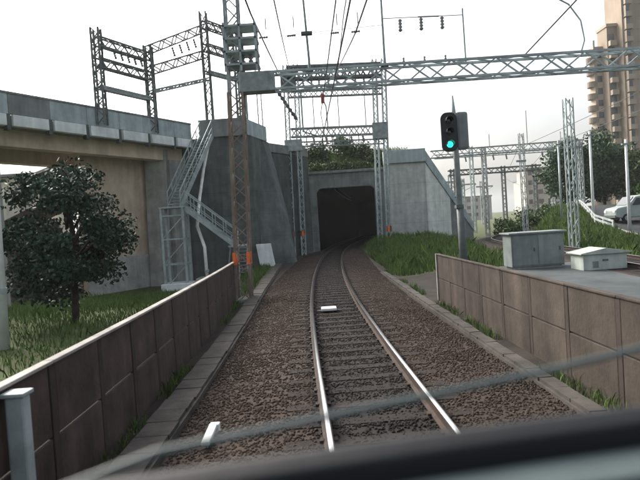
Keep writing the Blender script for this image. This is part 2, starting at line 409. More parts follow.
# ------------------------------------------------------------------ lattice steelwork
def lattice(mb_leg, p, q, wx, wy, n, leg=.07, lac=.035, parent=None, m='steel', ax=None):
    """four chords from p to q with zig-zag lacing; ax = the first cross axis"""
    p, q = Vector(p), Vector(q); d = (q-p); L = d.length; dn = d.normalized()
    u = Vector(ax) if ax else Vector((1, 0, 0)); u = (u-dn*u.dot(dn)).normalized(); v = dn.cross(u)
    cs = [(a*wx/2, b*wy/2) for a, b in ((-1, -1), (1, -1), (1, 1), (-1, 1))]
    P = lambda c, t: p+u*c[0]+v*c[1]+d*t
    for c in cs: MB().bar(P(c, 0), P(c, 1), leg).build('chord' if abs(dn.z) < .5 else 'leg', m, parent)
    lm = MB()
    for i in range(4):
        a, b = cs[i], cs[(i+1) % 4]
        for k in range(n):
            t0, t1 = k/n, (k+1)/n
            if k % 2: lm.bar(P(b, t0), P(a, t1), lac)
            else: lm.bar(P(a, t0), P(b, t1), lac)
    lm.build('lacing', m, parent)
def insulator(mb, p, q, r=.07, n=6):
    p, q = Vector(p), Vector(q); pts = []; rs = []
    for i in range(n*2+1):
        pts.append(p+(q-p)*(i/(n*2))); rs.append(r if i % 2 else r*.45)
    mb.tube(pts, rs, 8)

# gantry over the near track
gA = thing('catenary_gantry', (-2.8, 20, -.3), 'near steel catenary gantry, lattice mast with orange band beside the left fence', 'gantry')
lattice(None, (-2.86, 20, -.4), (-2.66, 20, 7.1), .5, .5, 16, .085, .038, gA, 'steel_rust')
lattice(None, (-2.66, 20, 7.1), (-2.58, 20, 13.2), .46, .46, 12, .075, .04, gA, 'steel')
for sx in (-1, 1):
    MB().box(-2.84+sx*.25-.06, -2.84+sx*.25+.06, 19.69, 19.81, .98, 1.42).build('warning_band', 'orange', gA)
    MB().box(-2.84+sx*.25-.06, -2.84+sx*.25+.06, 20.19, 20.31, .98, 1.42).build('warning_band', 'orange', gA)
MB().box(-3.3, -2.4, 19.6, 20.4, -.5, -.26).build('footing', 'concrete', gA, bevel=.02)
MB().box(-2.5, -1.25, 19.72, 20.28, 7.08, 7.78).build('beam_end_box', 'steel', gA, bevel=.02)
lattice(None, (-1.25, 20, 7.43), (14.5, 20, 7.43), .6, .5, 20, .08, .05, gA, 'galvanised', ax=(0, 0, 1))
lattice(None, (14.6, 20, -.3), (14.6, 20, 9.5), .5, .5, 14, .08, .04, gA, 'steel')
hd = MB()
for z in (8.0, 8.45, 8.9, 9.35): hd.box(-2.95, -1.75, 19.6, 20.4, z, z+.07)
for x in (-2.95, -2.4, -1.85):
    for yy in (19.6, 20.3): hd.box(x, x+.07, yy, yy+.07, 7.8, 9.5)
hd.build('switch_platform', 'galvanised', gA)
for x in (-2.75, -2.35, -2.05):
    mb = MB(); insulator(mb, (x, 20, 8.05), (x, 20, 8.5), .1, 4); mb.build('insulator', 'insulator', gA, smooth=True)
# posts and headspan on the beam
for x, zt in ((.02, 11.2), (2.72, 11.2)):
    MB().tube([(x, 20, 7.72), (x, 20, 8.2), (x-.1*(x < 1), 20, zt)], [.055, .045, .035], 8).build('beam_post', 'steel', gA)
    MB().box(x-.14, x+.14, 19.86, 20.14, 7.735, 7.8).build('post_base', 'steel_dark', gA)
MB().box(-.2, .2, 19.9, 20.1, 9.02, 9.12).build('post_bracket', 'steel_dark', gA)
MB().tube([(2.72, 20, 9.42), (5.62, 20, 9.37)], .016, 5).build('span_wire', 'steel', gA)
MB().tube([(5.62, 20, 7.7), (5.6, 20, 9.6)], .028, 6).build('beam_post', 'steel', gA)
MB().tube([(4.0, 20, 9.4), (4.75, 20, 9.38)], .03, 5).build('span_sleeve', 'steel', gA)
for x in (3.35, 4.1, 4.85):
    mb = MB(); insulator(mb, (x, 20, 9.36), (x, 20, 8.92), .085, 4); mb.build('insulator', 'insulator', gA, smooth=True)
for x in (3.4, 4.15, 4.9):
    mb = MB(); insulator(mb, (x, 20, 7.74), (x, 20, 8.0), .05, 3); mb.build('beam_insulator', 'insulator', gA, smooth=True)
MB().tube([(-1.9, 20, 9.0), (2.72, 20, 9.2)], .01, 4).build('span_wire', 'steel', gA)
for x in (-1.55, -.55, 1.0, 1.75):
    mb = MB(); insulator(mb, (x-.16, 20, 9.02), (x+.16, 20, 9.03), .05, 4); mb.build('insulator', 'insulator', gA, smooth=True)
    MB().tube([(x+.1, 20, 9.3), (x+.1, 20, 9.7)], .022, 5).build('spike', 'steel', gA)
# swan-neck post right part of the beam
MB().tube([(9.75, 20, 7.75), (9.9, 20, 8.2), (9.8, 20, 8.9), (9.4, 20, 9.5), (8.9, 20, 9.8), (8.5, 20, 9.75)], .028, 6).build('swan_neck', 'galvanised', gA, smooth=True)
for x in (1.2,):    # drop arm carrying the contact wire
    MB().tube([(-.35, 20, 7.1), (-.35, 20, 5.6), (.3, 20, 5.35)], .035, 6).build('drop_arm', 'steel', gA)

# tall gantry at the portal
gB = thing('catenary_gantry', (2, 48, .3), 'tall steel catenary gantry straddling the tunnel mouth', 'gantry')
for x0, x1 in ((-2.35, -2.05), (-1.45, -1.15), (5.2, 5.6), (5.95, 6.4)):
    lattice(None, (x0, 48, -.4 if x0 < 0 else .3), (x1, 48, 16.0), .34, .5, 26, .1, .05, gB, 'galvanised')
for xa in (-2.33, -1.43):
    MB().box(xa-.2, xa+.2, 47.7, 47.74, 1.3, 1.75).build('warning_band', 'orange', gB)
MB().box(6.0-.2, 6.0+.2, 47.7, 47.74, 1.2, 1.7).build('warning_band', 'orange', gB)
lattice(None, (-1.9, 48, 15.3), (6.1, 48, 15.1), 1.0, .6, 14, .2, .12, gB, 'steel_dark', ax=(0, 0, 1))
lattice(None, (-2.0, 48, 13.5), (6.1, 48, 13.3), .5, .4, 18, .08, .06, gB, 'steel', ax=(0, 0, 1))
lattice(None, (-1.9, 48, 10.2), (6.0, 48, 10.0), .7, .4, 16, .13, .08, gB, 'steel', ax=(0, 0, 1))
lattice(None, (-1.9, 48, 9.2), (6.0, 48, 9.0), .4, .4, 16, .06, .04, gB, 'steel', ax=(0, 0, 1))
MB().box(5.1, 6.35, 47.6, 48.4, 9.2, 10.6).build('junction_box', 'steel', gB, bevel=.03)
MB().box(-2.5, -1.2, 47.6, 48.4, 13.9, 15.5).build('junction_box', 'steel_dark', gB, bevel=.03)
MB().box(-2.5, -1.0, 47.6, 48.4, 8.6, 9.6).build('junction_box', 'steel', gB, bevel=.03)
for i, x in enumerate((-.6, .15, .8, 1.6, 2.3, 3.1, 3.9, 4.6)):
    mb = MB(); insulator(mb, (x, 48, 14.75), (x+random.uniform(-.1, .1), 48, 14.0), .12, 5); mb.build('insulator', 'insulator', gB, smooth=True)
    MB().tube([(x, 48, 13.2), (x, 48, 10.4)] if i % 3 == 1 else [(x, 48, 9.7), (x, 48, 8.9-.3*(i % 2))], .04, 5).build('dropper', 'steel_dark', gB)
for x in (.0, 1.1, 2.0, 3.2, 4.2):
    mb = MB(); insulator(mb, (x, 47.6, 9.7), (x+.1, 47.6, 9.0), .13, 4); mb.build('insulator', 'insulator', gB, smooth=True)
MB().tube([(1.0, 47.6, 13.4), (1.0, 47.6, 12.9), (1.25, 47.6, 12.2), (1.3, 47.6, 10.2)], .06, 6).build('curved_arm', 'steel', gB)
MB().box(.85, 1.15, 47.45, 47.75, 12.5, 13.3).build('switch_box', 'red', gB, bevel=.03)
mb = MB(); insulator(mb, (-2.9, 46.8, 13.8), (-1.3, 47.4, 11.2), .2, 8); mb.build('strain_insulator', 'steel_dark', gB, smooth=True)

def small_mast(label, x, y, z0, z1, wd, m='steel', bars=()):
    t = thing('catenary_mast', (x, y, z0), label, 'mast')
    lattice(None, (x, y, z0-.1), (x, y, z1), wd, wd, max(6, int((z1-z0)/.6)), max(.05, wd*.16), max(.03, wd*.09), t, m)
    for (xa, xb, z, th) in bars: MB().box(x+xa, x+xb, y-.06, y+.06, z, z+th).build('cross_arm', m, t)
    return t
small_mast('slim lattice mast on the abutment just right of the near gantry mast', -5.05, 41.5, 9.3, 16.2, .5, 'steel', ((-.9, .4, 14.5, .15),))
small_mast('slim lattice mast on the retaining wall left of the tunnel gantry', -4.35, 47, 9.0, 15.5, .35, 'steel', ((-.2, 1.2, 14.0, .12),))

# ------------------------------------------------------------------ overhead wires
def wire(name, label, pts, r, m='wire', cat='wire'):
    P = []
    for a, b in zip(pts, pts[1:]):
        a, b = Vector(a), Vector(b); L = (b-a).length; sag = min(.5, L*L*.00018)
        for k in range(9):
            t = k/9; P.append(a+(b-a)*t-Vector((0, 0, sag*4*t*(1-t))))
    P.append(Vector(pts[-1]))
    return tag(MB().tube(P, r, 6).build(name, m), label, cat, 'overhead wires')
wire('contact_wire', 'lowest overhead wire hanging straight above the near track', [(1.0, -12, 5.25), (.3, 20, 5.25), (1.6, 47.9, 5.05), (4.2, 70, 4.95)], .014)
wire('messenger_wire', 'overhead wire just above the lowest one over the near track', [(1.0, -12, 6.35), (.32, 20, 6.2), (1.6, 47.9, 5.45), (4.2, 70, 5.3)], .014)
wire('feeder_wire', 'thick overhead cable leftmost of all, dropping beside the near gantry mast', [(-2.9, -12, 11.3), (-1.95, 20, 9.9), (-1.6, 46.9, 13.0)], .035)
wire('feeder_wire', 'second thick overhead cable from the left, ending on the tall gantry', [(-1.5, -12, 9.6), (-1.1, 20, 10.4), (-1.6, 47.5, 15.2)], .03)
wire('feeder_wire', 'thin overhead cable right of centre crossing over the near gantry beam', [(1.2, -12, 7.2), (1.35, 20, 9.6), (2.3, 47.6, 14.6)], .02)
wire('feeder_wire', 'thick overhead cable slanting down just left of the right beam post', [(2.6, -12, 7.6), (1.75, 20, 9.0), (1.8, 47.6, 14.5)], .03)
wire('feeder_wire', 'overhead wire rising to the upper right from the gantry beam', [(7.7, 20, 7.78), (9.6, 16, 9.9), (12, 9, 12)], .025)

# ------------------------------------------------------------------ viaduct
O = Vector((-14.7, 26.5, 0)); D = Vector((.504, .864, 0)); N = Vector((-.864, .504, 0)); Z = Vector((0, 0, 1))
def VP(t, o, z): return O+D*t+N*o+Z*z
va = thing('railway_viaduct', VP(0, 2, -1), 'long grey concrete railway viaduct crossing the upper left of the scene', 'viaduct')
T0, T1_ = -26, 13.0; pw = 2.2; t = T0; i = 0
MB().fbox(VP(T0, .35, 7.95), D*(T1_-T0), N*5.2, Z*.5).build('deck', 'concrete_mid', va)
while t < T1_-.1:
    L = min(pw, T1_-t)
    pale = i in (12,)
    MB().fbox(VP(t+.01, .1+random.uniform(-.008, .008), 8.52), D*(L-.02), N*.24, Z*.98).build('parapet_panel', 'concrete_mid' if pale else 'parapet', va, bevel=.015)
    MB().fbox(VP(t+.16, 0, 7.93), D*(L-.32), N*.32, Z*.56).build('fascia_panel', 'concrete_pale', va, bevel=.03)
    MB().fbox(VP(t-.1, .12, 7.75), D*.2, N*.3, Z*.765).build('bracket', 'concrete_dark', va)
    t += pw; i += 1
MB().fbox(VP(T0, .06, 9.505), D*(T1_-T0), N*.32, Z*.1).build('coping', 'concrete_mid', va)
MB().fbox(VP(T0, 5.1, 8.47), D*(T1_-T0), N*.22, Z*1.0).build('far_parapet', 'parapet', va)
for o, zb in ((1.0, 7.1), (4.5, 6.8)): MB().fbox(VP(T0, o, zb), D*(T1_-T0), N*.8, Z*(7.945-zb)).build('girder', 'concrete_tan', va)
for t in (-1.4, 11.3, -15):
    MB().fbox(VP(t, .6, -1.6), D*1.5, N*4.2, Z*8.7).build('pier', 'concrete', va, bevel=.08)
# wall in the shade under the viaduct
uw = thing('retaining_wall', VP(4, 6, -1.3), 'tan concrete wall under the viaduct with a grey plinth', 'wall')
MB().fbox(VP(6.0, 2.6, -1.6), D*5.4, N*.5, Z*9.4).build('wall_face', 'concrete_tan', uw)
MB().fbox(VP(5.9, 2.3, -1.6), D*5.5, N*.295, Z*2.6).build('plinth', 'concrete', uw, bevel=.04)

# lattice frames on the viaduct
up_ = thing('catenary_gantry', VP(6, 1, 9.5), 'steel lattice gantry frames standing on top of the viaduct', 'gantry')
Q = [(-11.8, 31.4, 14.0), (-9.95, 34.9, 14.0), (-7.05, 38.6, 17.3), (-5.25, 41.2, 16.9)]
for (x, y, z) in Q: lattice(None, (x, y, 8.6), (x, y, z), .42, .42, 12, .1, .055, up_, 'steel_dark')
for (a, b, zs) in ((0, 1, (13.3, 12.1, 10.7)), (1, 2, (13.8, 12.5, 11.2)), (2, 3, (16.5, 14.9, 13.2))):
    for k, z in enumerate(zs):
        za = z if a != 1 else z-.05; zb = z if a != 1 else z+2.4-.45*k
        lattice(None, (*Q[a][:2], za), (*Q[b][:2], zb), .5 if k < 2 else .16, .3, 9, .09, .06, up_, 'steel_dark' if k < 2 else 'steel', ax=(0, 0, 1))
for k in range(5):
    f = .3+k*.13; pA, pB = Vector(Q[0]), Vector(Q[1]); c = pA+(pB-pA)*f
    mb = MB(); insulator(mb, (c.x, c.y, 13.05), (c.x+.12, c.y, 12.55), .09, 4); mb.build('insulator', 'steel_dark', up_, smooth=True)
    pA, pB = Vector(Q[1]), Vector(Q[2]); c = pA+(pB-pA)*(f+.1)
    mb = MB(); insulator(mb, (c.x, c.y, 13.6+f*2.4), (c.x+.15, c.y, 13.0+f*2.4), .09, 4); mb.build('insulator', 'steel_dark', up_, smooth=True)

# ------------------------------------------------------------------ abutment, retaining walls, portal
ab = thing('bridge_abutment', (-7, 39, -1), 'massive dark concrete abutment at the end of the viaduct', 'abutment')
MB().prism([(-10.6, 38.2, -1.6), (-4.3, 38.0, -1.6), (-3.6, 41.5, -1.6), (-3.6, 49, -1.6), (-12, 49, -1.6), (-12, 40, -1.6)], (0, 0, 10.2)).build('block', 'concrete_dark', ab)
MB().prism([(-7.75, 37.85, 8.6), (-4.45, 37.75, 8.6), (-4.45, 38.3, 8.6), (-7.75, 38.3, 8.6)], (0, 0, 1.2)).build('parapet', 'concrete_mid', ab, bevel=.02)
MB().prism([(-4.445, 37.75, 8.6), (-3.45, 41.3, 8.6), (-3.75, 41.45, 8.6), (-4.445, 38.2, 8.6)], (0, 0, 1.08)).build('parapet', 'parapet', ab, bevel=.02)
MB().prism([(-11.4, 36.6, -1.6), (-9.9, 36.3, -1.6), (-9.6, 38.25, -1.6), (-10.9, 38.4, -1.6)], (.1, .3, 9.4)).build('pilaster', 'concrete', ab, bevel=.05)
# leaning buttress and pale toe
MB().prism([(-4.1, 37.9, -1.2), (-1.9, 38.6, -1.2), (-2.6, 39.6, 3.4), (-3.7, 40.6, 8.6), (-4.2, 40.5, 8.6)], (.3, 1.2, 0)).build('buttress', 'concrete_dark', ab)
MB().prism([(-4.05, 36.9, -.6), (-3.05, 36.9, -.6), (-3.35, 37.4, 1.15), (-4.35, 37.4, 1.15)], (0, .3, 0)).build('toe_slab', 'concrete_pale', ab, bevel=.02)

rw = thing('retaining_wall', (-2, 48, -.5), 'dark concrete retaining wall between abutment and tunnel mouth', 'wall')
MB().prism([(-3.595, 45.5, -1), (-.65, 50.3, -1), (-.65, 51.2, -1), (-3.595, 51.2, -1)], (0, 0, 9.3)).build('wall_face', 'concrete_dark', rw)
MB().prism([(-3.8, 45.1, 8.35), (-.6, 50.1, 8.35), (-.6, 50.9, 8.35), (-3.8, 45.9, 8.35)], (0, 0, .75)).build('coping', 'concrete_mid', rw, bevel=.03)

tp = thing('tunnel_portal', (2.6, 50.5, -.3), 'concrete tunnel portal with rounded square opening over the track', 'tunnel')
def portal_face(y0, y1, X0, X1, Z0, Z1, x0, x1, z1, r, name, m):
    arc = [(x0, Z0), (x0, z1-r)]+[(x0+r-r*math.cos(a), z1-r+r*math.sin(a)) for a in [math.pi/2*k/6 for k in range(1, 7)]]
    arc += [(x1-r+r*math.sin(a), z1-r+r*math.cos(a)) for a in [math.pi/2*k/6 for k in range(7)]]+[(x1, Z0)]
    out = [(X0, Z0)]
    n = len(arc); V = []; Fc = []
    def outer(p):   # outline point matched to each opening point
        x, z = p
        if z <= z1-r and x <= x0+.01: return (X0, z)
        if z <= z1-r and x >= x1-.01: return (X1, z)
        f = (x-x0)/(x1-x0); return (X0+(X1-X0)*f, Z1)
    oo = [outer(p) for p in arc]
    oo[1] = (X0, Z1); oo[-2] = (X1, Z1)
    for y in (y0, y1):
        V += [(x, y, z) for x, z in arc]+[(x, y, z) for x, z in oo]
    k = 2*n
    for i in range(n-1):
        Fc += [(i, i+1, n+i+1, n+i), (k+i+1, k+i, k+n+i, k+n+i+1), (i+1, i, k+i, k+i+1), (n+i, n+i+1, k+n+i+1, k+n+i)]
    Fc += [(0, n, k+n, k), (n-1, k+n-1, k+2*n-1, 2*n-1)]
    return MB().add(V, Fc).build(name, m, tp)
portal_face(50.5, 51.1, -.68, 6.35, -.6, 6.75, -.02, 5.25, 5.45, .5, 'portal_wall', 'concrete_mid')
portal_face(50.42, 50.49, -.2, 5.43, -.6, 5.62, -.02, 5.25, 5.45, .5, 'arch_ring', 'concrete_mid')
MB().box(-.75, 6.45, 50.25, 51.2, 6.755, 6.98).build('coping', 'concrete_mid', tp, bevel=.03)
# lined bore behind the portal, bending right with the track
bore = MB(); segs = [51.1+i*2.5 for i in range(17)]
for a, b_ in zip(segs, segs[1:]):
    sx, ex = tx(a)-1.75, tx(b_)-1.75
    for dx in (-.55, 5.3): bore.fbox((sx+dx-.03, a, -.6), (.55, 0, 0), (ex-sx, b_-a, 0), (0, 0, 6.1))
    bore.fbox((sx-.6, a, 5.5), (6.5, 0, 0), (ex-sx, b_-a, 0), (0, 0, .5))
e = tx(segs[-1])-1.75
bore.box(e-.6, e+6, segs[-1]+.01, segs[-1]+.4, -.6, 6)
bore.build('bore_lining', 'bore_dark', tp)

# grassy embankment over the tunnel
def emb(x, y): return 6.7+2.3*sm(y, 51.2, 57)+.15*math.sin(x*1.3+y)
gpatch('embankment', -3.6, 9.5, 51.2, 75, 22, 30, 'grass_ground', 0, 'structure', emb)

# right-hand retaining wall with sloping top
rr = thing('retaining_wall', (8, 50.6, 0), 'pale concrete wall right of the tunnel, its top ramping down behind the signal', 'wall')
MB().box(6.36, 10.0, 50.7, 51.6, -.6, 7.3).build('wall_face', 'concrete_wall', rr)
MB().box(6.3, 10.05, 50.45, 51.7, 7.305, 8.5).build('parapet', 'parapet', rr, bevel=.03)
A, B = Vector((10.0, 50.6, 0)), Vector((14.9, 53.6, 0)); d = B-A; nn = Vector((-d.y, d.x, 0)).normalized()
def ramp(f0, f1, zt0, zt1, off, th, zb0, zb1, name, m):
    p0, p1 = A+d*f0+nn*off, A+d*f1+nn*off
    MB().prism([p0+Z*zb0, p1+Z*zb1, p1+Z*zt1, p0+Z*zt0], nn*th).build(name, m, rr, bevel=.02)
nseg = 6
for k in range(nseg):
    f0, f1 = k/nseg, (k+1)/nseg; zt = lambda f: 7.2-6.6*f
    ramp(f0, f1-.002, zt(f0), zt(f1), 0, .6, -.6, -.6, 'wall_panel', 'concrete_wall_pale' if k < 3 else 'concrete_mid')
    ramp(f0, f1-.002, zt(f0)+1.1-.3*f0, zt(f1)+1.1-.3*f1, -.12, .3, zt(f0)+.004, zt(f1)+.004, 'parapet', 'parapet')

# ------------------------------------------------------------------ stairs on the abutment
st = thing('steel_staircase', (-8.6, 33, -1.2), 'galvanised steel access stairs climbing the abutment beside the viaduct', 'staircase')
for x in (-9.35, -8.05):
    for y in (33, 34.1): MB().bar((x, y, -1.1), (x, y, 3.75), .13).build('tower_leg', 'galvanised', st)
lm = MB()
for z in (.4, 1.9, 3.3):
    lm.bar((-9.35, 33, z), (-8.05, 33, z), .08); lm.bar((-9.35, 34.1, z), (-8.05, 34.1, z), .08); lm.bar((-9.35, 33, z), (-9.35, 34.1, z), .08); lm.bar((-8.05, 33, z), (-8.05, 34.1, z), .08)
for z in (-1, .45, 1.95): lm.bar((-9.35, 33, z), (-8.05, 33, z+1.3), .05)
lm.build('tower_bracing', 'galvanised', st)
MB().box(-9.6, -7.7, 32.8, 34.3, -1.4, -.75).build('footing', 'concrete_pale', st, bevel=.04)
MB().box(-7.6, -6.5, 33.2, 34.6, -1.4, -.55).build('footing', 'concrete', st, bevel=.04)
MB().box(-9.45, -7.95, 32.9, 34.2, 3.75, 3.85).build('landing', 'galvanised', st)
def flight(p, q, wdir, wd, n, rail_h):
    p, q, wdir = Vector(p), Vector(q), Vector(wdir); dd = q-p
    for s in (0, wd):
        MB().bar(p+wdir*s, q+wdir*s, .07, .28).build('stringer', 'galvanised', st)
        hr = MB().bar(p+wdir*s+Z*rail_h, q+wdir*s+Z*rail_h, .06).bar(p+wdir*s+Z*rail_h*.5, q+wdir*s+Z*rail_h*.5, .04)
        for k in range(0, n+1, 3): c = p+wdir*s+dd*(k/n); hr.bar(c, c+Z*rail_h, .045)
        hr.build('handrail', 'galvanised', st)
    hdir = Vector((dd.x, dd.y, 0)).normalized()*.26
    for k in range(1, n): c = p+dd*(k/n); MB().fbox(c-hdir/2, hdir, wdir*wd, Z*.035).build('tread', 'galvanised', st)
flight((-5.1, 33.2, 1.3), (-8.0, 33.2, 3.75), (0, 1, 0), .9, 14, 1.0)
flight((-9.2, 34.2, 3.8), (-7.6, 37.6, 8.6), (.9, -.35, 0), .95, 24, 1.0)
for y in (33.2, 34.1): MB().bar((-5.1, y, -.9), (-5.1, y, 2.3), .12).build('tower_leg', 'galvanised', st)
MB().box(-5.5, -4.3, 33.1, 34.2, 1.2, 1.3).build('landing', 'galvanised', st)
flight((-4.6, 34.2, -.9), (-4.6, 35.7, 1.25), (-.8, 0, 0), .8, 10, .9)
MB().bar((-5.9, 34.3, -1), (-5.4, 34.0, 1.9), .06).build('brace', 'galvanised', st)
pp = thing('drain_pipe', (-7, 33, -1), 'pale kinked drain pipe running down beside the steel stairs', 'pipe')
MB().tube([(-6.95, 37.3, 8.4), (-7.35, 36.6, 6.3), (-7.55, 35.6, 4.3), (-7.5, 34.2, 2.6), (-6.95, 33.3, 1.3), (-6.9, 33.2, -1)], .1, 8).build('pipe_run', 'white_paint', pp, smooth=True)
MB().tube([(-6.9, 33.2, -.2), (-6.9, 33.2, -.05)], .14, 8).build('pipe_clamp', 'galvanised', pp)

# ------------------------------------------------------------------ signal
sg = thing('railway_signal', (5.1, 20, -.3), 'black railway signal showing a green light, on a pole behind the right fence', 'signal')
MB().tube([(5.18, 20.1, -.4), (5.14, 20.1, 2.6)], [.16, .13], 12).build('pole_base', 'steel_dark', sg, smooth=True)
MB().tube([(5.14, 20.1, 2.6), (5.1, 20.1, 5.9), (5.09, 20.1, 6.55)], [.11, .09, .03], 12).build('pole', 'galvanised', sg, smooth=True)
pts = []
for k in range(24):
    a = 2*math.pi*k/24; cx, cz = math.cos(a), math.sin(a)
    rad = .24; bx, bz = (.29-rad)*(1 if cx > 0 else -1), (.70-rad)*(1 if cz > 0 else -1)
    pts.append((4.84+bx+cx*rad, 19.82, 5.22+bz+cz*rad))
bk = MB().prism(pts, (0, .05, 0)).build('backboard', 'signal_black', sg)
MB().box(4.62, 5.06, 19.875, 20.06, 4.6, 5.84).build('signal_case', 'signal_black', sg, bevel=.03)
for z, mm in ((5.62, 'lamp_off'), (5.22, 'lamp_off'), (4.78, 'green_lamp')):
    MB().tube([(4.84, 19.815, z), (4.84, 19.79, z), (4.84, 19.775, z)], [.115, .11, .04], 16).build('lamp', mm, sg)
    hv = []; hf = []
    for j, yy in enumerate((19.818, 19.58)):
        for k in range(13):
            a = math.pi*(k/12)*1.1-.05*math.pi; rdd = .145-.012*j
            hv += [(4.84+rdd*math.cos(a), yy, z+rdd*math.sin(a))]
    hf = [(k, k+1, 14+k, 13+k) for k in range(12)]
    o = MB().add(hv, hf).build('hood', 'signal_black', sg); sdm = o.modifiers.new('solid', 'SOLIDIFY'); sdm.thickness = .008
MB().box(5.16, 5.58, 19.95, 20.3, 4.6, 5.95).build('relay_case', 'cabinet_grey', sg, bevel=.09)
MB().box(5.0, 5.3, 20.0, 20.25, 5.1, 5.2).build('bracket', 'steel_dark', sg)
MB().box(5.0, 5.3, 20.0, 20.25, 4.75, 4.82).build('bracket', 'steel_dark', sg)
MB().box(4.98, 5.24, 19.95, 20.25, 2.5, 2.62).build('collar', 'steel_dark', sg)
for k in range(7): MB().tube([(4.98, 20.12, 1.0+k*.38), (5.3, 20.12, 1.0+k*.38)], .015, 5).build('step', 'steel_dark', sg)

# ------------------------------------------------------------------ trackside boxes
gz = -.24
MB().box(5.2, 17, 12.5, 23.2, -.5, -.02).build('concrete_apron', 'slab', bevel=.02)['kind'] = 'structure'
c1 = thing('equipment_cabinet', (8.4, 22, -.02), 'large grey equipment cabinet standing behind the right fence', 'cabinet')
MB().box(7.4, 9.45, 21.5, 22.5, .06, 1.34).build('body', 'cabinet_grey', c1, bevel=.02)
MB().box(7.3, 9.55, 21.4, 22.6, 1.342, 1.41).build('roof', 'cabinet_grey', c1, bevel=.015)
MB().box(7.5, 9.35, 21.55, 22.45, -.02, .058).build('plinth', 'concrete', c1)
for x in (7.46, 8.45): 
    dr = MB().box(x, x+.94, 21.475, 21.497, .12, 1.28).build('door', 'cabinet_grey', c1, bevel=.008)
    hb = MB().box(x+.8, x+.84, 21.44, 21.474, .65, .8).build('handle', 'steel_dark', dr)
c2 = thing('equipment_cabinet', (10.1, 20, -.02), 'low white equipment box with a pitched lid behind the right fence', 'cabinet')
MB().box(9.27, 10.83, 19.6, 20.6, -.02, .55).build('body', 'cabinet_white', c2, bevel=.02)
MB().prism([(9.15, 19.5, .552), (10.95, 19.5, .552), (10.95, 19.5, .6), (10.05, 19.5, .76), (9.15, 19.5, .6)], (0, 1.2, 0)).build('lid', 'cabinet_white', c2, bevel=.01)
MB().box(9.95, 10.15, 19.575, 19.598, .3, .36).build('latch', 'steel_dark', c2)
MB().box(9.6, 9.8, 19.58, 19.598, .08, .3).build('vent', 'cabinet_grey', c2)

# ------------------------------------------------------------------ masts and gantries of the far line
small_mast('tall galvanised lattice mast standing on the right grass bank', 15.15, 33, g(15.15, 33), 8.7, .42, 'galvanised')
small_mast('slim twin-leg mast left of the right trees, at the end of the far gantry', 16.75, 45, g(16.75, 45), 8.5, .32, 'steel', ((-.5, .3, 6.2, .15),))
gD = thing('catenary_gantry', (20, 62, -.3), 'distant lattice gantry beam spanning the far line behind the signal', 'gantry')
lattice(None, (12.5, 60, 8.9), (29, 60, 9.1), .75, .5, 22, .09, .06, gD, 'steel', ax=(0, 0, 1))
for x in (18.2, 28.6): lattice(None, (x, 60, -.3), (x, 60, 9.4), .4, .4, 14, .08, .05, gD, 'steel')
for x, zt in ((18.9, 10.7), (23.0, 13.0), (26.6, 10.5)): MB().tube([(x, 60, 9.3), (x, 60, zt)], .05, 5).build('beam_post', 'steel', gD)
for x in (15, 16.2, 19.2, 20.6, 22, 24.5): 
    mb = MB(); insulator(mb, (x, 60, 8.5), (x+.1, 60, 7.9), .12, 4); mb.build('insulator', 'insulator', gD, smooth=True)
gE = thing('catenary_gantry', (22, 82, -.3), 'second distant gantry, lower and darker, seen under the first beam', 'gantry')
lattice(None, (20, 84, 8.6), (34, 84, 8.6), .7, .5, 16, .2, .09, gE, 'steel_dark', ax=(0, 0, 1))
for x in (20.6, 25.5, 28.3, 33): lattice(None, (x, 84, -.3), (x, 84, 10.5 if x == 25.5 else 9.2), .5, .4, 16, .11, .06, gE, 'steel_dark')
for i, (x, y, z) in enumerate(((24, 100, 9.5), (29.5, 112, 9.5), (37, 125, 9.5))):
    t = thing('catenary_mast', (x, y, -.3), ['nearest','middle','farthest'][i]+' of the small masts along the far line under the distant gantry', 'mast', 'far line masts')
    lattice(None, (x, y, -.35), (x, y, z), .45, .45, 12, .12, .06, t, 'steel')
    MB().box(x-1.2, x+2.6, y-.1, y+.1, z-1.4, z-1.1).build('cross_arm', 'steel', t)
    MB().tube([(x, y, z-2.6), (x+2.6, y, z-1.4)], .05, 5).build('stay', 'steel', t)
gF = thing('catenary_gantry', (20, 71, -.3), 'pale slim gantry between the two distant gantries', 'gantry')
lattice(None, (15.5, 72, 9.9), (31, 72, 9.9), .5, .4, 18, .08, .05, gF, 'galvanised', ax=(0, 0, 1))
for x in (20.2, 30.6): lattice(None, (x, 72, -.3), (x, 72, 11), .4, .4, 16, .08, .05, gF, 'galvanised')
for dx, z, nm in ((-.9, 6.0, 'left'), (.9, 6.0, 'right')):
    wire('contact_wire', 'thin wire over the far line, %s of the pair' % nm, [(interp(TRK2, y)+dx, y, z) for y in (10, 33, 60, 84, 110)], .011)
# thin poles on the right
def pole(label, x, y, zt, r, m='concrete_pale'):
    t = thing('utility_pole', (x, y, g(x, y)), label, 'pole')
    MB().tube([(x, y, g(x, y)-.3), (x, y, zt)], [r, r*.7], 10).build('shaft', m, t, smooth=True)
    return t
a = pole('thin pale pole in front of the right trees', 23.3, 47, 8.6, .13)
MB().box(22.9, 23.7, 46.9, 47.1, 8.2, 8.32).build('cross_arm', 'steel', a)
a = pole('thin grey pole between the lattice mast and the pale pole', 20.6, 47, 8.0, .1, 'galvanised')
MB().box(20.35, 20.85, 46.9, 47.1, 7.6, 7.7).build('cross_arm', 'steel', a)
a = pole('grey pole in front of the apartment block beside the van', 22.4, 40, 6.9, .13)
MB().box(22.1, 22.7, 39.9, 40.1, 6.5, 6.62).build('cross_arm', 'steel', a)

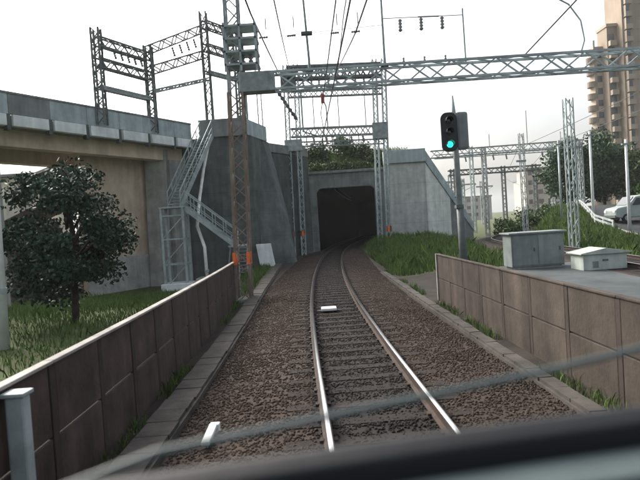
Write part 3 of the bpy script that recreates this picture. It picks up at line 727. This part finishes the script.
# ------------------------------------------------------------------ road, guard rail, van
NE = [(28, 20.0), (36, 21.0), (44, 22.4), (62, 29.5), (90, 42)]; FE = [(28, 27), (36, 27.5), (44, 28.6), (62, 35), (90, 48)]
V = []; Fc = []; n = 40
for j in range(n+1):
    y = 28+62*j/n
    for k in range(7): 
        x = interp(NE, y)+(interp(FE, y)-interp(NE, y))*k/6; V.append((x, y, g(x, y)+.06))
for j in range(n):
    for k in range(6): q = j*7+k; Fc.append((q, q+1, q+8, q+7))
tag(MB().add(V, Fc).build('road', 'asphalt', smooth=True), kind='structure')
V = MB()
for j in range(n):
    y, y2 = 28+62*j/n, 28+62*(j+1)/n; x, x2 = interp(NE, y), interp(NE, y2)
    V.fbox((x-.2, y, g(x, y)-.05), (.18, 0, 0), (x2-x, y2-y, g(x2, y2)-g(x, y)), (0, 0, .24))
tag(V.build('kerb', 'concrete'), kind='structure')
gu = thing('guard_rail', (interp(NE, 44), 44, g(interp(NE, 44), 44)), 'low grey guard rail along the edge of the road', 'guard rail')
yy = [40+i*2 for i in range(12)]; rail = []
for y in yy:
    x = interp(NE, y)-.5; z = g(x, y)
    MB().box(x-.05, x+.05, y-.05, y+.05, z-.2, z+.85).build('post', 'white_paint', gu)
    rail.append((x, y, z))
for k, hgt in enumerate((.45, .75)): 
    V = MB()
    for a, b_ in zip(rail, rail[1:]): V.bar(Vector(a)+Z*hgt, Vector(b_)+Z*hgt, .05, .14)
    V.build('rail_beam', 'galvanised', gu)
# parked van: side outline with real width
vx, vy = 23.1, 44.0; vz = g(vx+1, vy)+.06
vn = thing('parked_van', (vx+2, vy, vz), 'pale grey green van parked on the road at the right edge', 'van')
def cy(cx, z0, r, y0, y1, n=18): return MB().tube([(cx, y0, z0), (cx, y1, z0)], r, n)
prof = [(0, .45), (0, 1.0), (.18, 1.15), (.95, 1.28), (1.55, 1.95), (2.2, 2.08), (4.5, 2.05), (4.72, 1.8), (4.75, .5), (4.4, .35), (.3, .35)]
MB().prism([(vx+x, vy-.9, vz+z) for x, z in prof], (0, 1.8, 0)).build('body', 'car_white', vn, bevel=.08)
for (xa, xb) in ((1.62, 2.4), (2.5, 3.4), (3.5, 4.5)):
    MB().prism([(vx+xa-(.32 if xa < 2 else 0), vy-.915, vz+1.3), (vx+xb, vy-.915, vz+1.3), (vx+xb, vy-.915, vz+1.85), (vx+xa+.05, vy-.915, vz+1.85)], (0, .03, 0)).build('side_window', 'glass_dark', vn)
MB().prism([(vx+.98, vy-.75, vz+1.33), (vx+1.52, vy-.75, vz+1.95), (vx+1.49, vy-.75, vz+1.98), (vx+.94, vy-.75, vz+1.36)], (0, 1.5, 0)).build('windscreen', 'glass_dark', vn)
for x in (.85, 3.9):
    for ya, yb in ((-.94, -.7), (.7, .94)):
        wl = cy(vx+x, vz+.33, .33, vy+ya, vy+yb).build('wheel', 'tyre', vn, smooth=False)
        rm = cy(vx+x, vz+.33, .19, vy+ya-.01, vy+yb+.01, 12).build('rim', 'galvanised', wl)
for s in (-.8, .5): MB().box(vx-.03, vx+.02, vy+s, vy+s+.3, vz+.8, vz+.98).build('headlight', 'white_paint', vn)
MB().box(vx-.05, vx+.05, vy-.85, vy+.85, vz+.38, vz+.6).build('bumper', 'steel_dark', vn, bevel=.02)

# ------------------------------------------------------------------ apartment block
bd = thing('apartment_block', (80, 140, 2), 'tall tan apartment block with rounded balconies at the right edge', 'building')
def blk(x0, x1, y0, y1, z1, name='tower_body', m='apt_tan'): return MB().box(x0, x1, y0, y1, 0, z1).build(name, m, bd)
blk(74.4, 104, 132, 139.5, 66)
blk(72.0, 74.39, 134.5, 139, 45)
blk(69.9, 71.99, 137, 139.6, 40.5, m='apt_pale')
MB().box(71.8, 74.39, 134.2, 139.2, 45.003, 45.7).build('roof_parapet', 'apt_pale', bd)
MB().box(69.7, 71.95, 136.7, 139.8, 40.503, 41.1).build('roof_parapet', 'apt_pale', bd)
MB().tube([(70.5, 138, 41), (70.5, 138, 43)], .25, 8).build('vent_pipe', 'steel', bd)
src = {}
def rep(key, mk, name, m, M):
    if key not in src: src[key] = mk().build(name, m, bd); src[key].matrix_basis = M
    else: piece(src[key], name, bd, M)
def half_round():
    mb = MB(); P = [(1.4*math.cos(a), 1.3*math.sin(a)) for a in [math.pi*2*k/16 for k in range(16)]]
    return mb.prism([(x, y, 0) for x, y in P], (0, 0, 1.35))
for s in range(22):
    z = 2.2+s*2.93; T = lambda x, y, zz: Matrix.Translation((x, y, zz))
    if z < 38:
        rep('hb', half_round, 'balcony', 'apt_rail', T(70.0, 138.2, z))
        rep('w2', lambda: MB().box(-.6, .6, -.06, .05, 0, 1.5), 'window', 'glass_dark', T(71.1, 136.98, z+1.0))
        rep('mb', lambda: MB().box(-.8, .8, -1.1, 0, 0, 1.2), 'balcony', 'apt_pale', T(73.0, 134.49, z))
        rep('md', lambda: MB().box(-.7, .7, -.05, .05, 0, 1.7), 'window', 'glass_dark', T(73.0, 134.47, z+1.2))
    elif z < 43:
        rep('mb', None, 'balcony', 'apt_pale', T(73.0, 134.49, z)); rep('md', None, 'window', 'glass_dark', T(73.0, 134.47, z+1.2))
    if z < 63:
        rep('fb', lambda: MB().box(-.8, .8, -1.0, 0, 0, 1.15).box(-.8, -.7, -1.0, 0, 1.15, 2.6), 'balcony', 'apt_pale', T(75.6, 131.99, z))
        rep('fw', lambda: MB().box(-.65, .65, -.05, .05, 0, 1.6), 'window', 'glass_dark', T(75.6, 131.97, z+1.15))
        rep('bd', lambda: MB().box(-12.4, 12.4, -.06, 0, 0, .14), 'floor_band', 'apt_rail', T(89.9, 131.99, z))
        for x in (84, 88, 93, 98):
            rep('ww', lambda: MB().box(-.7, .7, -.05, .05, 0, 1.3), 'window', 'glass_dark', T(x, 131.975, z+1.1))
# far pale buildings near the horizon
for i, (x, y, wx, h, lab) in enumerate(((66, 175, 9, 15, 'pale distant block left of the right trees'), (58, 230, 14, 9, 'low distant building under the far gantry, leftmost'), (95, 260, 20, 16, 'wide hazy distant building behind the far line'))):
    t = thing('distant_building', (x, y, 0), lab, 'building')
    MB().box(x, x+wx, y, y+8, -.5, h).build('wall', 'far_building', t)
    MB().box(x-.3, x+wx+.3, y-.3, y+8.3, h+.003, h+.6).build('roof', 'roof_grey', t)
    w0 = None
    for zz in range(int(h//3)):
        for k in range(int(wx//3)):
            M = Matrix.Translation((x+1.5+k*3, y, 1.2+zz*3))
            if w0 is None: w0 = MB().box(-.8, .8, -.05, .05, 0, 1.4).build('window', 'glass_dark', t); w0.matrix_basis = M
            else: piece(w0, 'window', t, M)

# ------------------------------------------------------------------ houses under the viaduct, left
h1 = thing('white_house', (-21, 38, -1), 'small white two storey house glimpsed under the viaduct at the left', 'house')
MB().box(-26, -18.6, 36.5, 42, -1.6, 6.6).build('wall', 'house_white', h1)
MB().prism([(-26.4, 36.1, 6.6), (-18.2, 36.1, 6.6), (-18.2, 39.2, 7.5), (-26.4, 39.2, 7.5)], (0, 0, .18)).build('roof', 'roof_grey', h1)
MB().prism([(-26.4, 42.4, 6.6), (-18.2, 42.4, 6.6), (-18.2, 39.21, 7.5), (-26.4, 39.21, 7.5)], (0, 0, .18)).build('roof', 'roof_grey', h1)
for x in (-19.6, -22.5):
    wi = MB().box(x-.28, x+.28, 36.42, 36.498, 5.2, 5.95).build('window', 'glass_dark', h1)
    fr = MB().box(x-.36, x+.36, 36.44, 36.495, 5.1, 5.19).build('sill', 'white_paint', wi)
h2 = thing('brown_house', (-16, 32, -1), 'low dark house with sloping brown roof behind the left tree', 'house')
MB().box(-21, -15, 32.6, 35.6, -1.6, 2.2).build('wall', 'roof_brown', h2)
MB().prism([(-21.6, 32.2, 2.2), (-14.2, 32.2, 5.3), (-14.2, 32.2, 5.1), (-21.6, 32.2, 1.9)], (0, 3.8, 0)).build('roof', 'roof_brown', h2)
MB().box(-18.4, -17.2, 32.52, 32.598, .3, 1.4).build('window', 'glass_dark', h2)

# ------------------------------------------------------------------ trees
def tree(label, x, y, z0, h, rx, zc0, nclump, nleaf, ls, m, name='broadleaf_tree', group=None, lean=0, ry=None, crad=.34):
    t = thing(name, (x, y, z0), label, 'tree', group)
    ry = ry or rx; top = h; tr = MB(); r0_ = .024*h+.02
    P = [Vector((x, y, z0-.2)), Vector((x+.05*rx, y, z0+zc0*.6)), Vector((x+.1*rx+lean*.4, y, z0+h*.5)), Vector((x+lean, y, z0+h*.9))]
    tr.tube(P, [r0_, r0_*.75, r0_*.5, r0_*.12], 8)
    cen = []
    for k in range(nclump):
        for _ in range(60):
            u = rng.random(3)*2-1
            if (u**2).sum() < 1 and (u**2).sum() > .12: break
        zc = (zc0+h)/2; hz = (h-zc0)/2
        wz = 1-(.55 if zc0 < .5 and h < 6 else .35)*max(0, u[2])          # narrower on top
        cen.append((x+lean*.6+u[0]*rx*.86*wz, y+u[1]*ry*.86*wz, z0+zc+u[2]*hz*.9))
    for c in cen[:22]:
        c = Vector(c); s = P[1].lerp(P[3], max(0, min(.9, (c.z-z0-zc0)/(h-zc0)*.8)))
        mid = s.lerp(c, .5)+Vector((0, 0, .06*h)); tr.tube([s, mid, c], [r0_*.35, r0_*.22, r0_*.06], 5)
    tr.build('trunk', 'bark', t, smooth=True)
    C = np.array(cen); idx = rng.integers(0, len(C), nleaf)
    rad = rx*crad*(.6+.8*rng.random(len(C)))
    dv = rng.normal(size=(nleaf, 3)); dv /= np.linalg.norm(dv, axis=1)[:, None]
    pos = C[idx]+dv*(rad[idx]*rng.random(nleaf)**.45)[:, None]*np.array([1, 1, .75])
    a = rng.normal(size=(nleaf, 3)); a /= np.linalg.norm(a, axis=1)[:, None]
    b = rng.normal(size=(nleaf, 3)); b -= a*(a*b).sum(1)[:, None]; b /= np.linalg.norm(b, axis=1)[:, None]
    s = ls*(.6+.8*rng.random(nleaf))[:, None]
    Q4 = np.stack([pos-a*s, pos+b*s*.55, pos+a*s, pos-b*s*.55], 1).reshape(-1, 3)
    o = npmesh('crown', Q4, 4, m); o.parent = t; o.matrix_parent_inverse = Matrix.Translation(-Vector(t.location)); return t
tree('dark leafy tree on the grass behind the left fence', -6.85, 15, g(-6.85, 15), 5.0, 1.85, .3, 66, 19000, .06, 'leaf_dark', crad=.27)
RT = [(31.2, 68, 8.8, 3.5, .0, 'leaf_far', 'round dark tree at the left of the right-hand tree group'), (36, 70, 9.4, 4.0, .0, 'leaf_far', 'tallest tree of the right-hand group, under the apartment balconies'),
      (39.5, 66, 6.3, 3.8, .0, 'leaf', 'lighter green tree behind the thin pale pole'), (44, 68, 5.6, 4.2, .0, 'leaf', 'spreading green tree at the foot of the apartment block'), (49, 69, 5.8, 4.0, 0, 'leaf', 'green tree behind the van at the right edge')]
for (x, y, h, rx, zc, m, lab) in RT: tree(lab, x, y, g(x, y), h, rx, zc+.2, 60, 14000, .19, m, group='trees below the apartment block')
def shrub(label, x, y, z0, h, rx, m, n=2500, ls=.12):
    t = thing('shrub', (x, y, z0), label, 'shrub', 'shrubs on the banks'); st_ = MB()
    for k in range(5):
        a = k*1.3; st_.tube([(x, y, z0-.1), (x+math.cos(a)*rx*.5, y+math.sin(a)*rx*.5, z0+h*.7)], [.05, .015], 5)
    st_.build('stem', 'bark', t)
    ncl = 14; C = np.stack([x+(rng.random(ncl)*2-1)*rx*.8, y+(rng.random(ncl)*2-1)*rx*.6, z0+h*(.25+.6*rng.random(ncl))], 1)
    idx = rng.integers(0, ncl, n); pos = C[idx]+rng.normal(size=(n, 3))*np.array([rx*.22, rx*.22, h*.16])
    a = rng.normal(size=(n, 3)); a /= np.linalg.norm(a, axis=1)[:, None]; b = rng.normal(size=(n, 3)); b -= a*(a*b).sum(1)[:, None]; b /= np.linalg.norm(b, axis=1)[:, None]
    s = ls*(.6+.8*rng.random(n))[:, None]; pos[:, 2] = np.maximum(pos[:, 2], z0+.02)
    o = npmesh('foliage', np.stack([pos-a*s, pos+b*s*.5, pos+a*s, pos-b*s*.5], 1).reshape(-1, 3), 4, m); o.parent = t; o.matrix_parent_inverse = Matrix.Translation(-Vector(t.location))
for i, (x, y, h, rx) in enumerate(((.3, 54.5, 2.0, 1.3), (2.3, 55.5, 2.1, 1.6), (4.3, 55, 1.6, 1.4), (6.0, 54, 1.1, 1.0), (-1.6, 55, 1.6, 1.2))):
    shrub('%s bush of the row growing above the tunnel mouth' % ['second', 'middle', 'fourth', 'rightmost', 'leftmost'][i], x, y, emb(x, y), h, rx, 'leaf')
for i, (x, h, rx) in enumerate(((.4, .9, .8), (2.2, 1.2, 1.0), (4.1, .8, .9))):
    shrub('low bush hanging over the %s of the tunnel coping' % ['left end', 'middle', 'right end'][i], x, 51.75, emb(x, 51.75), h, rx, 'leaf', 2200, .11)
for i, (x, y, h, rx) in enumerate(((19.5, 56, 1.6, 1.5), (23.5, 59, 2.2, 2.0), (30, 47, 2.6, 2.4), (34, 50, 3.0, 2.6))):
    shrub(['low bush on the right bank nearest the far line', 'bush beside the road below the trees', 'hedge bush behind the van', 'larger bush behind the van at the right edge'][i], x, y, g(x, y), h, rx, 'leaf', 3500, .15)

# ------------------------------------------------------------------ grass
def grass(label, n, xf, yf, zf, h0, h1, wd, accept=None, m='grass'):
    X = []; 
    k = 0
    while len(X) < n and k < n*6:
        k += 1; y = yf[0]+(yf[1]-yf[0])*random.random(); x = xf[0]+(xf[1]-xf[0])*random.random()
        if accept and not accept(x, y): continue
        X.append((x, y, zf(x, y)))
    B = np.array(X); n = len(B); a = rng.random(n)*6.28; h = h0+(h1-h0)*rng.random(n)**1.5
    h *= .6+.8*(.5+.5*np.sin(B[:, 0]*1.7)*np.cos(B[:, 1]*1.3+1))
    w = np.stack([np.cos(a), np.sin(a), np.zeros(n)], 1)*wd*(.6+.8*rng.random(n))[:, None]
    ln = np.stack([rng.normal(size=n)*.3*h, rng.normal(size=n)*.3*h, h], 1)
    mid = B+ln*np.array([.35, .35, .6])
    V = np.stack([B-w, B+w, mid+w*.6, B+ln, mid-w*.6], 1).reshape(-1, 3)
    return tag(npmesh('grass', V, 5, m), label, 'grass', kind='stuff')
grass('rough green grass sloping away behind the left fence', 42000, (-18, -3.05), (5, 33), g, .06, .28, .012, lambda x, y: x < interp(FL, y)-.15)
grass('patch of grass at the foot of the near gantry mast', 6000, (-5.5, -2.75), (21.3, 41), g, .08, .35, .016, lambda x, y: x < interp(FL, y)+.35+.0*y)
grass('tall green grass between the track and the right wall', 24000, (3.4, 13), (25, 50.4), g, .1, .6, .02, lambda x, y: x < interp(TRK2, y)-2.7 and x > tx(y)+2.6)
grass('bright grass on the bank beyond the far line', 60000, (13.5, 34), (21, 63), g, .15, .55, .03, lambda x, y: x > interp(TRK2, y)+2.35 and not (interp(NE, y)-.3 < x < interp(FE, y)+.2))
grass('grass and weeds on the embankment above the tunnel', 9000, (-3.5, 9.4), (51.3, 58), emb, .2, .8, .03)

# ------------------------------------------------------------------ the train's own front below the camera
tr = thing('train_cab', (.7, .3, .0), 'blurred grey and black windscreen sill of the train, lower right', 'train')
def arcpts(x0, x1, yc, bow, z, n=24):
    out = []
    for k in range(n+1):
        x = x0+(x1-x0)*k/n; out.append(Vector((x, yc+bow*(x-x0)/(x1-x0)-.10*((x-.7)/1.4)**2, z)))
    return out
def strip(y, bow, prof, name, m):
    pts = arcpts(-.7, 2.1, y, bow, 0); k = len(prof); V = []; Fc = []
    for p in pts: V += [(p.x, p.y+a, b) for a, b in prof]
    for j in range(len(pts)-1):
        for i in range(k): Fc.append((j*k+i, j*k+(i+1) % k, (j+1)*k+(i+1) % k, (j+1)*k+i))
    Fc += [tuple(range(k-1, -1, -1)), tuple((len(pts)-1)*k+i for i in range(k))]
    return MB().add(V, Fc).build(name, m, tr, bevel=.004)
zt = 2.014
strip(.49, .34, [(.06, .55), (.34, .55), (.34, zt-.4), (.11, zt-.05), (.085, zt-.012), (.06, zt-.006)], 'nose_panel', 'cab_pale')
strip(.49, .34, [(.018, zt-.09), (.055, zt-.09), (.055, zt+.0), (.04, zt+.004), (.018, zt-.006)], 'gasket', 'black')
strip(.49, .34, [(-.045, zt-.1), (.012, zt-.1), (.012, zt-.03), (-.045, zt-.033)], 'inner_sill', 'cab_pale')
strip(.49, .34, [(-.4, zt-.25), (-.05, zt-.25), (-.05, zt-.05), (-.4, zt-.1)], 'desk', 'black')
for s in (-1, 1):
    wl = MB().tube([(.75+s*.67-.05, -.6, .43), (.75+s*.67+.06, -.6, .43)], .43, 28).build('wheel', 'rail_rust', tr)
MB().tube([(.05, -.6, .43), (1.45, -.6, .43)], .08, 10).build('axle', 'steel_dark', tr)
MB().box(-.6, 2.0, -1.2, .5, .6, .9).build('underframe', 'steel_dark', tr)
MB().tube([(-.5, .5, zt-.06), (-.2, .62, zt+.0), (.3, .74, zt+.03), (.9, .86, zt+.09)], .0045, 6).build('reflection_bar', 'cab_pale', tr)  # wiper-like bar added to stand in for the pale streak reflected in the windscreen

# ------------------------------------------------------------------ air
hz = MB().box(-1600, 1600, -400, 2600, -3, 75).build('haze', 'black'); tag(hz, 'thin pale haze filling the air of the whole scene', 'haze', kind='stuff')
hm = bpy.data.materials.new('haze'); hm.use_nodes = True; hm.node_tree.nodes.clear()
pv = hm.node_tree.nodes.new('ShaderNodeVolumePrincipled'); ho = hm.node_tree.nodes.new('ShaderNodeOutputMaterial')
pv.inputs['Color'].default_value = (.9, .95, .96, 1); pv.inputs['Density'].default_value = .0003; pv.inputs['Anisotropy'].default_value = .3
hm.node_tree.links.new(pv.outputs[0], ho.inputs['Volume']); hz.data.materials.clear(); hz.data.materials.append(hm)

# ------------------------------------------------------------------ weeds creeping along the fence feet
grass('sparse dry weeds along the foot of the left fence', 2600, (-3.1, -2.3), (3, 36), lambda x, y: -.33, .04, .2, .007, lambda x, y: abs(x-interp(FL, y)-.16) < .1 and math.sin(y*2.1)+math.sin(y*.77+1) > .2)
grass('sparse dry weeds along the foot of the right fence', 2600, (2.6, 3.9), (3, 30), lambda x, y: -.36, .05, .24, .007, lambda x, y: abs(x-interp(FR, y)+.25) < .14 and math.sin(y*1.7)+math.sin(y*.9+2) > 0)
